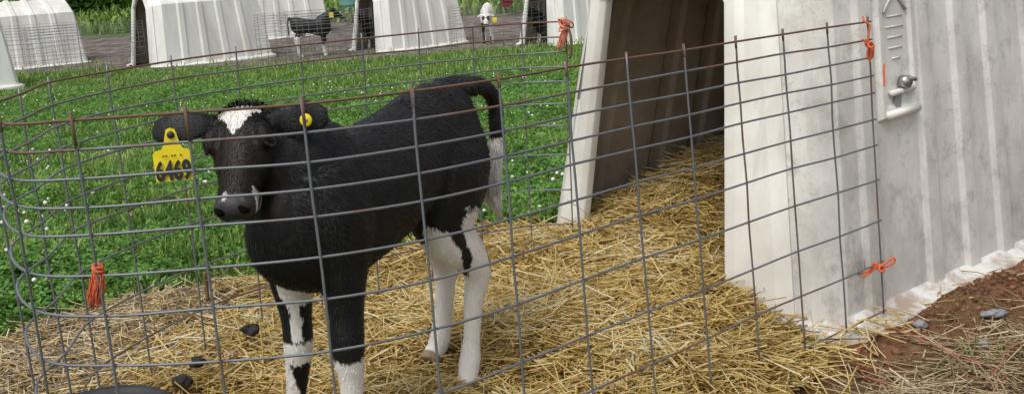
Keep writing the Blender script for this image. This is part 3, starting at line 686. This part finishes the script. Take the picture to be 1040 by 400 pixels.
pol = hd & (uu_ < .012) & (ww_ > -.09); ln[pol] *= 1.9; lift[pol] = rng.uniform(.4, 1.1, pol.sum())[:, None]
dd = flow+nn*lift; dd /= np.linalg.norm(dd, axis=1)[:, None]; sw = np.cross(dd, nn); sw /= np.linalg.norm(sw, axis=1)[:, None]+1e-9; wd = rng.uniform(.0009, .0016, nh)[:, None]
HV = np.stack([bp-sw*wd-nn*.001, bp+sw*wd-nn*.001, bp+dd*ln[:, None]], 1).reshape(-1, 3)
fi = np.where((lambda r: ((r@hx) > .0) & ((r@hx) < .236) & (np.abs(r@hy) < .09) & ((r@hz) > -.15))((V-poll)/HSC))[0]
fi = rng.choice(fi, 26000); fb = V[fi]+rng.normal(0, .0016, (26000, 3)); fn = Nn[fi]; fc = Cc[fi].copy(); fc[:, :3] *= rng.uniform(.8, 1.3, 26000)[:, None]
fd = hx+rng.normal(0, .22, (26000, 3)); fd -= fn*(fd*fn).sum(1)[:, None]; fd /= np.linalg.norm(fd, axis=1)[:, None]+1e-9; fd = fd+fn*rng.uniform(.03, .16, 26000)[:, None]
fs = np.cross(fd, fn); fs /= np.linalg.norm(fs, axis=1)[:, None]+1e-9; fw_ = rng.uniform(.0006, .0011, 26000)[:, None]; fl_ = rng.uniform(.004, .008, 26000)[:, None]
HV = np.concatenate([HV, np.stack([fb-fs*fw_, fb+fs*fw_, fb+fd*fl_], 1).reshape(-1, 3)]); cc = np.concatenate([cc, fc]); nh = len(cc)
hm = np_mesh('coat_hair', HV, np.arange(nh*3).reshape(-1, 3))
cc[:, :3] *= rng.uniform(.8, 1.2, nh)[:, None]
ca = hm.color_attributes.new('coat', 'FLOAT_COLOR', 'POINT'); ca.data.foreach_set('color', np.repeat(cc, 3, 0).astype(np.float32).ravel())
link('coat_hair', hm, M_hair, calf)
# tail switch: long white hair
base = [lp(503, 143, 2.65), lp(499, 165, 2.645), lp(497, 185, 2.64), lp(500, 203, 2.64), lp(510, 222, 2.64)]
bs = spline(np.array(base), 6); q = MB()
for k in range(420):
    a = random.uniform(0, 6.28); rad = random.uniform(.2, 1)**.5; start = random.uniform(0, .45); end = min(1, start+random.uniform(.35, .75)); P = []
    for t in np.linspace(start, end, 6):
        i = t*(len(bs)-1); i0 = int(min(i, len(bs)-2)); p = bs[i0]+(bs[i0+1]-bs[i0])*(i-i0)
        w = .030*math.sin(math.pi*min(1, .12+t*.95))**.6*rad+.002; w *= 1+.4*random.uniform(-1, 1)*t
        P.append(p+w*math.cos(a)*dirl([1, 0, 0])+w*math.sin(a)*dirl([0, 1, 0])+np.array([0, 0, random.uniform(-.002, .002)]))
    q.tube(P, [.0015]*5+[.0004], 3)
M_switch = leafmat('tail_hair', [(0, (.78, .76, .73)), (1, (.90, .89, .87))], .4, .5)
tl = link('tail_switch', q.mesh('tail_switch'), M_switch, calf); tl['label'] = 'long white switch at the end of the tail'
def blob(mb, c, A, B, C_, n=10, m_=7):
    c, A, B, C_ = map(lambda q: np.array(q, float), (c, A, B, C_))
    mb.rings([ell(c+C_*math.cos(t), A*math.sin(t), B*math.sin(t), n) for t in np.linspace(.12, math.pi-.12, m_)])
for sg in (1, -1):
    ec = W2(.090, sg*.0700, -.020); en = hy*sg*.80+hz*.55; en /= np.linalg.norm(en); e1 = hx-en*(hx@en); e1 /= np.linalg.norm(e1); e2 = np.cross(en, e1)
    q = MB(); blob(q, ec, e1*.0165, e2*.0145, en*.0125, 16, 11); ey = link('eye', q.mesh('eye'), M_eye, calf)
    q = MB(); q.tube([ec+en*.002+e1*.0185*math.cos(t)+e2*.0135*math.sin(t) for t in np.linspace(0, 2*math.pi, 22)], .0042, 7); link('eyelid', q.mesh('eyelid'), M_lid, ey)
    q = MB(); blob(q, W2(.271, sg*.027, -.021), hy*.011+hz*-.004, hz*.0075+hx*.002, hx*.013, 12, 9); link('nostril', q.mesh('nostril'), M_nostril, calf)
# mouth line
q = MB(); q.tube(spline(np.array([W2(.215, -.046, -.062), W2(.255, -.046, -.056), W2(.280, -.022, -.050), W2(.284, 0, -.049), W2(.280, .022, -.050), W2(.255, .046, -.056), W2(.215, .046, -.062)]), 4), .0028, 6); link('mouth', q.mesh('mouth'), M_eye, calf)
# ear tag 6469 hanging from the calf's right ear
def bake_text(body_, size, bold=0):
    cu = bpy.data.curves.new('t', 'FONT'); cu.body = body_; cu.size = size; cu.align_x = 'CENTER'; cu.align_y = 'CENTER'; cu.extrude = .0006; cu.offset = bold
    o = bpy.data.objects.new('t', cu); col.objects.link(o)
    me = bpy.data.meshes.new_from_object(o.evaluated_get(bpy.context.evaluated_depsgraph_get())); bpy.data.objects.remove(o); return me
tc = lp(176.5, 165, 1.965); TN = dirl([.22, -.96, .12]); TN /= np.linalg.norm(TN); TU = dirl([-.02, .1, 1.0]); TU -= TN*(TU@TN); TU /= np.linalg.norm(TU); TX = np.cross(TU, TN)
def tagpt(x, y, z): return tc+TX*x+TU*y+TN*z
OUT = [(-.0375, -.034), (-.034, -.037), (.031, -.037), (.0345, -.034), (.0355, .018), (.031, .024), (.0205, .027), (.0155, .036), (.0105, .058), (.008, .066), (0, .069), (-.008, .066), (-.0105, .058), (-.0155, .036), (-.0205, .027), (-.034, .024), (-.0385, .018)]
q = MB(); q.rings([[tagpt(x, y+.0, z+.004*abs(x)/.04*-1) for x, y in OUT] for z in (-.001, .0012)])
et = link('ear_tag', q.mesh('ear_tag', smooth=False), M_tag, calf); et['label'] = 'large yellow ear tag printed 6469'
tm = bake_text('6469', .0425, .0016); tv = np.zeros(len(tm.vertices)*3, np.float32); tm.vertices.foreach_get('co', tv); tv = tv.reshape(-1, 3)
tv = np.array([tagpt(a*.80-.002, b*1.25-.0180, c_+.0022-.1*0) for a, b, c_ in tv]); tm.vertices.foreach_set('co', tv.astype(np.float32).ravel()); tm.update()
link('digits', tm, M_ink, et)
for k in range(7):
    if k in (2, 5): continue
    q = MB(); x = -.018+k*.0055; q.add([tagpt(x-.0017, .012, .0022), tagpt(x+.0017, .012, .0022), tagpt(x+.0017, .0155, .0022), tagpt(x-.0017, .0155, .0022)], [(0, 1, 2, 3)]); link('small_print', q.mesh('small_print'), M_ink, et)
q = MB(); blob(q, tagpt(0, .055, .003), TX*.0075, TU*.0075, TN*.004, 12, 7); link('button', q.mesh('button'), M_ink, et)
bc = lp(310.5, 122, 2.008)+TN*.013; q = MB(); blob(q, bc, TX*.0125, TU*.0135, TN*.003, 14, 7); bt = link('ear_button', q.mesh('ear_button'), M_tag, calf)
q = MB(); blob(q, bc+TN*.003, TX*.004, TU*.004, TN*.003, 10, 5); link('button_stud', q.mesh('button_stud'), M_stone, bt)

# far calves: one standing pose, two colourings
gleg = lambda f, s: [(f, s*.062, .66), (f-.005, s*.075, .54), (f+.0, s*.075, .43), (f, s*.075, .36), (f+.005, s*.075, .29), (f, s*.075, .22), (f, s*.075, .14), (f+.005, s*.075, .085), (f+.015, s*.075, .05), (f+.03, s*.075, .0)]
gh = lambda f, s: [(f, s*.055, .66), (f+.02, s*.08, .55), (f+.03, s*.08, .46), (f-.03, s*.08, .38), (f-.065, s*.08, .31), (f-.05, s*.08, .22), (f-.035, s*.08, .13), (f-.03, s*.08, .08), (f-.02, s*.08, .05), (f, s*.08, .0)]
gpoll = np.array([.47, 0, .90]); ghx = np.array([.75, 0, -.66]); ghy = np.array([0, 1., 0])
GNECK = ([(.20, 0, .62), (.30, 0, .70), (.38, 0, .77), (.45, 0, .82)], [(.105, .14), (.09, .12), (.072, .09), (.06, .07)])
GTAIL = ([(-.36, 0, .75), (-.40, 0, .74), (-.42, 0, .66), (-.42, 0, .5), (-.42, 0, .38)], [.025, .022, .018, .02, .012])
gears = [(gpoll+[0, s*.055, -.04], gpoll+[-.03, s*.10, -.03], gpoll+[-.04, s*.14, -.035], gpoll+[-.05, s*.18, -.05], (.7, 0, .7), .03) for s in (1, -1)]
def gblack(V):
    C = np.tile(BLACK*1.4, (len(V), 1)); x, y, z = V.T; j = .05*n3(V, 20, 80)
    C[(z+j < .40) & (x < -.1)] = WHITE*.85; C[(z+j < .24)] = WHITE*.85; C[(np.abs(x+.03) < .12) & (z < .45+j)] = np.array([.40, .30, .22]); return C
def gwhite(V):
    C = np.tile(WHITE, (len(V), 1)); r = V-gpoll; hx_ = ghx/np.linalg.norm(ghx); u_ = r@hx_; v_ = r[:, 1]; w_ = r@np.array([-hx_[2], 0, hx_[0]])
    C[(np.hypot(u_-.10, np.abs(v_)-.06) < .048) & (w_ > -.12)] = BLACK; C[(u_ > .225) & (np.abs(v_) < .08)] = BLACK*2
    C[(np.abs(v_) > .085) & (u_ < .08) & (V[:, 0] > .3) & (V[:, 2] > .7)] = BLACK*2
    C[(V[:, 1] < 0) & (V[:, 0] > .15) & (V[:, 2] < .40)] = BLACK*2
    return C
GL = [(gleg(.24, 1), LFr), (gleg(.22, -1), LFr), (gh(-.24, 1), LHr), (gh(-.20, -1), LHr)]
mblack = calf_mesh('far_body', GL, GNECK, (gpoll, ghx, ghy, 1.0), GTAIL, .013, gblack, gears); mblack.materials.append(M_coat)
lowpoll = np.array([.50, 0, .60]); gpoll_b = gpoll
gpoll = lowpoll; gears2 = [(gpoll+[0, s*.055, -.04], gpoll+[-.03, s*.10, -.03], gpoll+[-.04, s*.14, -.045], gpoll+[-.05, s*.17, -.07], (.7, 0, .7), .03) for s in (1, -1)]
ghx = np.array([.60, 0, -.80])
mwhite = calf_mesh('white_body', GL, ([(.20, 0, .60), (.32, 0, .60), (.40, 0, .58), (.46, 0, .55)], GNECK[1]), (gpoll, ghx, ghy, 1.0), GTAIL, .013, gwhite, gears2); mwhite.materials.append(M_coat)
def far_calf(me, px, py, Yd, yaw, label, tagp=None, sc=1.0, lift=0):
    p = gpt(px, py, Yd); p[2] += lift; e = link('calf', None, None, None, p, R(yaw)); e.scale = (sc,)*3; tag(e, label, 'calf', 'calves'); link('body', me, None, e)
    if tagp is not None:
        q = MB(); q.box(tagp, (.012, .085, .10), R(90) if abs(yaw) < 45 else 0); link('ear_tag', q.mesh('ear_tag', smooth=False), M_tag, e)
    return e
far_calf(mblack, 318, 57, 19.6, 8, 'far black calf with white legs and yellow tag facing right', (.42, -.165, .78), 1.0)
far_calf(mwhite, 496, 42, 20.8, -92, 'far white calf with dark eye patches facing the camera', (.50, .17, .47), 1.02)
far_calf(mblack, 384, 47, 20.9, 200, 'dark calf inside the far hutch beside the standing black calf', None, .78)
far_calf(mblack, 556, 42, 20.2, 205, 'dark calf inside the far hutch nearest the salmon twine', None, .78)

# ------------------------------------------------------------------ twine
def twine(name, paths, mt, label, rad=.0028, cat='twine', grp='twine ties'):
    q = MB()
    for P in paths: q.tube(spline(np.array(P), 6), rad, 6)
    o = np.array(paths[0][0], float); return tag(link(name, q.mesh(name, o), mt, None, o), label, cat, grp)
def around(c, r, n=9, ax=(1, 0, 0), ay=(0, 0, 1)):
    return [np.array(c)+r*(math.cos(t)*np.array(ax)+math.sin(t)*np.array(ay))+np.array([0, -.002, 0])*k for k, t in enumerate(np.linspace(0, 4*math.pi, n*2))]
f0 = 2.825
twine('twine_tie', [[at(876, 17, f0), at(878, 22, f0-.012), at(883, 26, f0-.012), at(882, 36, f0-.013), at(881, 43, f0-.012)],
                    [at(876, 40, f0-.012), at(881, 45, f0-.014), at(886, 44, f0-.014), at(887, 50, f0-.016), at(886, 58, f0-.014), at(882, 60, f0-.012), at(881, 52, f0-.015), at(884, 46, f0-.014)],
                    [at(882, 44, f0-.014), at(885, 52, f0-.02), at(884, 60, f0-.014), at(883, 63, f0-.012)], around(at(881, 45, f0), .007)], M_twine, 'orange twine knotted at the top corner of the wire panel', .0032)
twine('twine_tie', [[at(876, 277, f0+.005), at(882, 275, f0-.01), at(888, 270, f0-.012), at(891, 270, f0-.014)], [at(891, 270, f0-.014), at(898, 268, f0-.014), at(906, 262, f0-.014), at(909, 263, f0-.015), at(907, 267, f0-.014), at(899, 271, f0-.012), at(890, 272, f0-.012)],
                    [at(876, 281, f0-.01), at(884, 276, f0-.012), at(893, 269, f0-.014)], [at(885, 267, f0-.01), at(890, 268, f0-.014), at(895, 274, f0-.01)], around(at(892, 270, f0), .007)], M_twine, 'orange twine looped round the lower end of the wire panel', .0034)
sp = HO[:2]+HS*.36
twine('twine_scrap', [[at(898, 65, 3.0), at(897.5, 72, 2.995), at(898, 80, 2.99), at(898, 88, 2.985)]], M_twine, 'short orange twine scrap hanging on the hutch side panel', .003)
def frayed(name, top, bot, w, mt, label, n=34, knot=.012, spread=1.0):
    q = MB(); top, bot = np.array(top), np.array(bot)
    for k in range(n):
        a = random.uniform(0, 6.28); P = []; ln = random.uniform(.45, 1.08); wr = w*random.uniform(.1, 1); ph = random.uniform(0, 6)
        for t in np.linspace(0, 1, 7):
            r_ = wr*(.25+t**.8*spread-.35*spread*t**3)
            P.append(top+(bot-top)*t*ln+r_*np.array([math.cos(a+.8*t), .6*math.sin(a+.8*t), 0])+.0025*np.array([math.sin(9*t+ph), 0, math.cos(7*t+ph)]))
        q.tube(P, [.0013]*5+[.0010, .0004], 4)
    for k in range(7):
        a = random.uniform(0, 6.28); b = random.uniform(-.5, .5); kr = knot*random.uniform(.55, 1); c_ = top+np.array([random.uniform(-.4, .4), 0, random.uniform(-.4, .4)])*knot
        q.tube([c_+kr*np.array([math.cos(t+a), math.sin(t+a)*.8, .8*math.sin(t*1.0+b)]) for t in np.linspace(0, 5.2, 10)], .0028, 5)
    return tag(link(name, q.mesh(name, top), mt, None, top), label, 'twine', 'twine ties')
tY = stay_pt(11, .37)[1]
frayed('twine_tuft', at(100, 272, tY-.008), at(97, 312, tY-.008), .017, M_twine, 'frayed orange twine tuft hanging on the left of the wire panel', 120, .009)
bY = stay_pt(24, .86)[1]-.005
frayed('twine_tuft', at(575, 26, bY-.012), at(569, 50, bY-.012), .016, M_pink, 'salmon frayed twine tied to the rear wire beside the hutch frame', 110, .022)
q = MB(); q.tube(spline(np.array([at(577, 28, bY-.02), at(580, 40, bY-.03), at(579, 60, bY-.03)]), 5), .0045, 6)
tag(link('rusty_rod', q.mesh('rusty_rod', at(579, 60, bY)), M_rust, None, at(579, 60, bY)), 'short rusty rod hooked at the rear end of the panel beside the hutch', 'rod')
gz = -.075
def gtw(pts, label):
    P = []
    for x, y in pts:
        p = on(x, y, gz); P.append([p[0], p[1], float(ground_z(p[0], p[1]))+.016+random.uniform(0, .01)])
    twine('ground_twine', [P], M_oldtwine, label, .0022, grp='twine lying on the ground')
gtw([(900, 398), (878, 388), (871, 376), (873, 362), (882, 355), (900, 352), (925, 357), (955, 363), (985, 371), (1005, 378)], 'faded red twine curling over dead stalks below the hutch corner')
gtw([(1000, 400), (1008, 388), (1016, 376), (1020, 366)], 'reddish twine end rising toward the right on the grass')
gtw([(1006, 400), (1018, 390), (1032, 382), (1046, 376)], 'lowest reddish twine at the bottom right corner')
gtw([(1022, 360), (1032, 356), (1046, 352)], 'reddish twine scrap at the right edge of the grass')

# ------------------------------------------------------------------ small things in the pen and on the soil
tp = on(127, 397, .17); tp = np.array([tp[0], tp[1]+.10, .0])
TUBC = on(128, 391, .205); tcx, tcy = TUBC[0], TUBC[1]-.0
q = MB(); prof = [(.105, .02), (.125, .10), (.138, .19), (.150, .197), (.152, .203), (.147, .208), (.135, .206), (.128, .19), (.112, .06), (.02, .05)]
def tubring(r_, z_): return [(tcx+r_*math.cos(t), tcy-.150+r_*math.sin(t), z_) for t in np.linspace(0, 2*math.pi, 40, endpoint=False)]
q.rings([tubring(a, b) for a, b in prof])
tag(link('rubber_tub', q.mesh('rubber_tub', (tcx, tcy-.15, .02)), M_rubber, None, (tcx, tcy-.15, .02)), 'black rubber feed tub at the bottom left inside the wire panel', 'tub')
def lump(name, px, py, z, sx, sy, sz, mt, label, cat, grp, seed, rot=0):
    p = on(px, py, z); r = np.random.default_rng(seed); q = MB()
    nn_, mm = 14, 9; rings = []
    for t in np.linspace(.15, math.pi-.15, mm):
        rg = []
        for a in np.linspace(0, 2*math.pi, nn_, endpoint=False):
            k = 1+.24*math.sin(2*a+seed+t*2)+.18*math.sin(3*a+seed*2+t*3)+.12*math.sin(5*a+seed-t*5)+r.normal(0, .07)
            x, y = sx*math.sin(t)*math.cos(a)*k, sy*math.sin(t)*math.sin(a)*k
            rg.append((p[0]+x*math.cos(rot)-y*math.sin(rot), p[1]+x*math.sin(rot)+y*math.cos(rot), z+sz*math.cos(t)))
        rings.append(rg)
    q.rings(rings); return tag(link(name, q.mesh(name, p), mt, None, p), label, cat, grp)
lump('dung_lump', 255, 335, .085, .027, .020, .020, M_dung, 'dark dung lump on straw beside the front leg of the calf', 'dung', 'dung lumps', 1, .6)
lump('dung_lump', 201, 367, .075, .022, .017, .016, M_dung, 'dark dung lump on straw between the tub and the front legs', 'dung', 'dung lumps', 2, .2)
lump('dung_lump', 184, 387, .075, .026, .020, .018, M_dung, 'dark dung lump right behind the rubber tub rim', 'dung', 'dung lumps', 3, -.7)
lump('stone', 934, 329, -.035, .020, .017, .014, M_stone, 'small round grey stone on red soil under the hutch edge', 'stone', 'stones', 4)
lump('stone', 1008, 318, -.045, .040, .018, .012, M_stone, 'flat grey stone among dead stalks right of the hutch', 'stone', 'stones', 5, .2)
lump('stone', 998, 349, -.06, .016, .012, .010, M_stone, 'small pale stone in the sparse grass at lower right', 'stone', 'stones', 6)
nc = 5200; cu = rng.uniform(-.1, 2.6, nc); cv = -.735-np.abs(rng.normal(0, .13, nc)); wx = HO[0]+HS[0]*cu+HN[0]*cv; wy = HO[1]+HS[1]*cu+HN[1]*cv
cr = rng.gamma(1.6, .0018, nc).clip(.001, .012); jit = 1+rng.normal(0, .22, (nc, 14, 1))
V = np.stack([wx, wy, ground_z(wx, wy)+cr*.3], 1)[:, None]+U[None]*cr[:, None, None]*jit*np.array([1, 1, .75])
tag(link('soil_clods', np_mesh('soil_clods', V.reshape(-1, 3), (np.array(ff)[None]+(np.arange(nc)*14)[:, None, None]).reshape(-1, 3)), M_soil), 'crumbs of red brown soil along the foot of the near hutch', 'soil', kind='stuff')
# dock plant beside the hutch frame and a few broad leaved weeds
def weed(px, py, z, n, L_, W_, label, seed, up_=.35):
    r = np.random.default_rng(seed); p = on(px, py, z); p[2] = float(ground_z(p[0], p[1])); e = link('dock_plant', None, None, None, p); tag(e, label, 'weed', 'broad leaved weeds')
    for k in range(n):
        a = 2*math.pi*k/n+r.uniform(-.4, .4); L1 = L_*r.uniform(.7, 1.2); q = MB(); ctr_ = []; V_ = []
        for i, t in enumerate(np.linspace(0, 1, 7)):
            d = L1*t; h = L1*(up_*2.2*t-up_*1.5*t*t)+.01; w = W_*math.sin(math.pi*min(1, .08+t*.93))**.8*.5
            c_ = np.array([d*math.cos(a), d*math.sin(a), h]); s_ = np.array([-math.sin(a), math.cos(a), 0])
            V_ += [c_-s_*w+[0, 0, w*.35], c_, c_+s_*w+[0, 0, w*.35]]
        q.add(V_, [(3*i+j, 3*i+j+1, 3*i+j+4, 3*i+j+3) for i in range(6) for j in (0, 1)]); link('leaf', q.mesh('leaf'), M_clover, e)
weed(548, 186, .03, 8, .16, .06, 'broad leaved dock plant close to the hutch frame under the salmon twine', 1)
weed(425, 210, .03, 7, .14, .05, 'broad leaved weed behind the calf flank', 2)
weed(205, 250, .03, 7, .12, .045, 'broad leaved weed under the chin of the near calf', 3)
# brown weed stalk below the muzzle
q = MB(); b0 = at(211, 305, 3.05); q.tube(spline(np.array([b0, at(210, 292, 3.05), at(208, 277, 3.04)]), 4), .006, 6); q.tube([at(208, 278, 3.04), at(214, 272, 3.04)], .004, 6); q.tube([at(209, 285, 3.04), at(216, 281, 3.04)], .003, 6)
tag(link('dry_stalk', q.mesh('dry_stalk', b0), M_stem, None, b0), 'short brown dry stalk standing in grass under the calf muzzle', 'stalk')
# background: shrubs on the bank, teal barrel, red bucket
def shrub(px, py, Yd, w, h_, label, seed):
    r = np.random.default_rng(seed); p = gpt(px, py, Yd); e = link('shrub', None, None, None, p); tag(e, label, 'shrub', 'shrubs on the far bank')
    q = MB()
    for k in range(5): a = r.uniform(0, 6.28); q.tube([(0, 0, 0), (w*.15*math.cos(a), w*.15*math.sin(a), h_*.4), (w*.3*math.cos(a+.4), w*.3*math.sin(a+.4), h_*.75)], [.03, .02, .008], 5)
    link('stem', q.mesh('stem'), M_stem, e)
    n = 2600; d = r.normal(0, 1, (n, 3)); d /= np.linalg.norm(d, axis=1)[:, None]; rad = r.random(n)**.4*(1+.5*n3(d, 2.2, seed)); c_ = d*rad[:, None]*np.array([w/2, w/2, h_*.52])+[0, 0, h_*.5]; c_ = c_[c_[:, 2] > .05]; n = len(c_)
    V_ = c_[:, None]+r.normal(0, .07, (n, 4, 3)); link('foliage', np_mesh('foliage', V_.reshape(-1, 3), np.arange(n*4).reshape(-1, 4)), M_clover, e)
for k, (x, y, Yd, w, h_, lb) in enumerate(((78, 16, 31, 2.2, 1.5, 'shrub on the far bank right beside the top left hutch'), (98, 12, 32, 2.4, 1.7, 'shrub on the far bank between the two left hutches'), (122, 14, 31.5, 2.2, 1.4, 'shrub on the far bank close to the far hutch roof'), (345, 6, 33, 2.2, 1.4, 'shrub on the far bank behind the head of the far black calf'))):
    shrub(x, y, Yd, w, h_, lb, 90+k)
p = gpt(357, 16, 28); q = MB(); q.rings([[(r_*math.cos(t), r_*math.sin(t), z_) for t in np.linspace(0, 6.2832, 20, endpoint=False)] for r_, z_ in ((.26, 0), (.29, .02), (.29, .28), (.30, .30), (.29, .32), (.29, .58), (.30, .60), (.29, .62), (.29, .86), (.26, .88))])
tag(link('barrel', q.mesh('barrel'), M_teal, None, p), 'teal barrel behind the far hutch at the top edge', 'barrel')
p = gpt(515, 14, 26); q = MB(); q.rings([[(r_*math.cos(t), r_*math.sin(t), z_) for t in np.linspace(0, 6.2832, 20, endpoint=False)] for r_, z_ in ((.13, .25), (.17, .56), (.185, .56), (.185, .60), (.17, .60), (.13, .30))])
q2 = MB(); q2.tube([(.17*math.cos(t), 0, .58+.2*math.sin(t)) for t in np.linspace(0, math.pi, 12)], .008, 5)
bk = link('bucket', q.mesh('bucket'), M_red, None, p); tag(bk, 'red bucket at the top edge beyond the white calf', 'bucket'); link('handle', q2.mesh('handle'), M_chrome, bk)
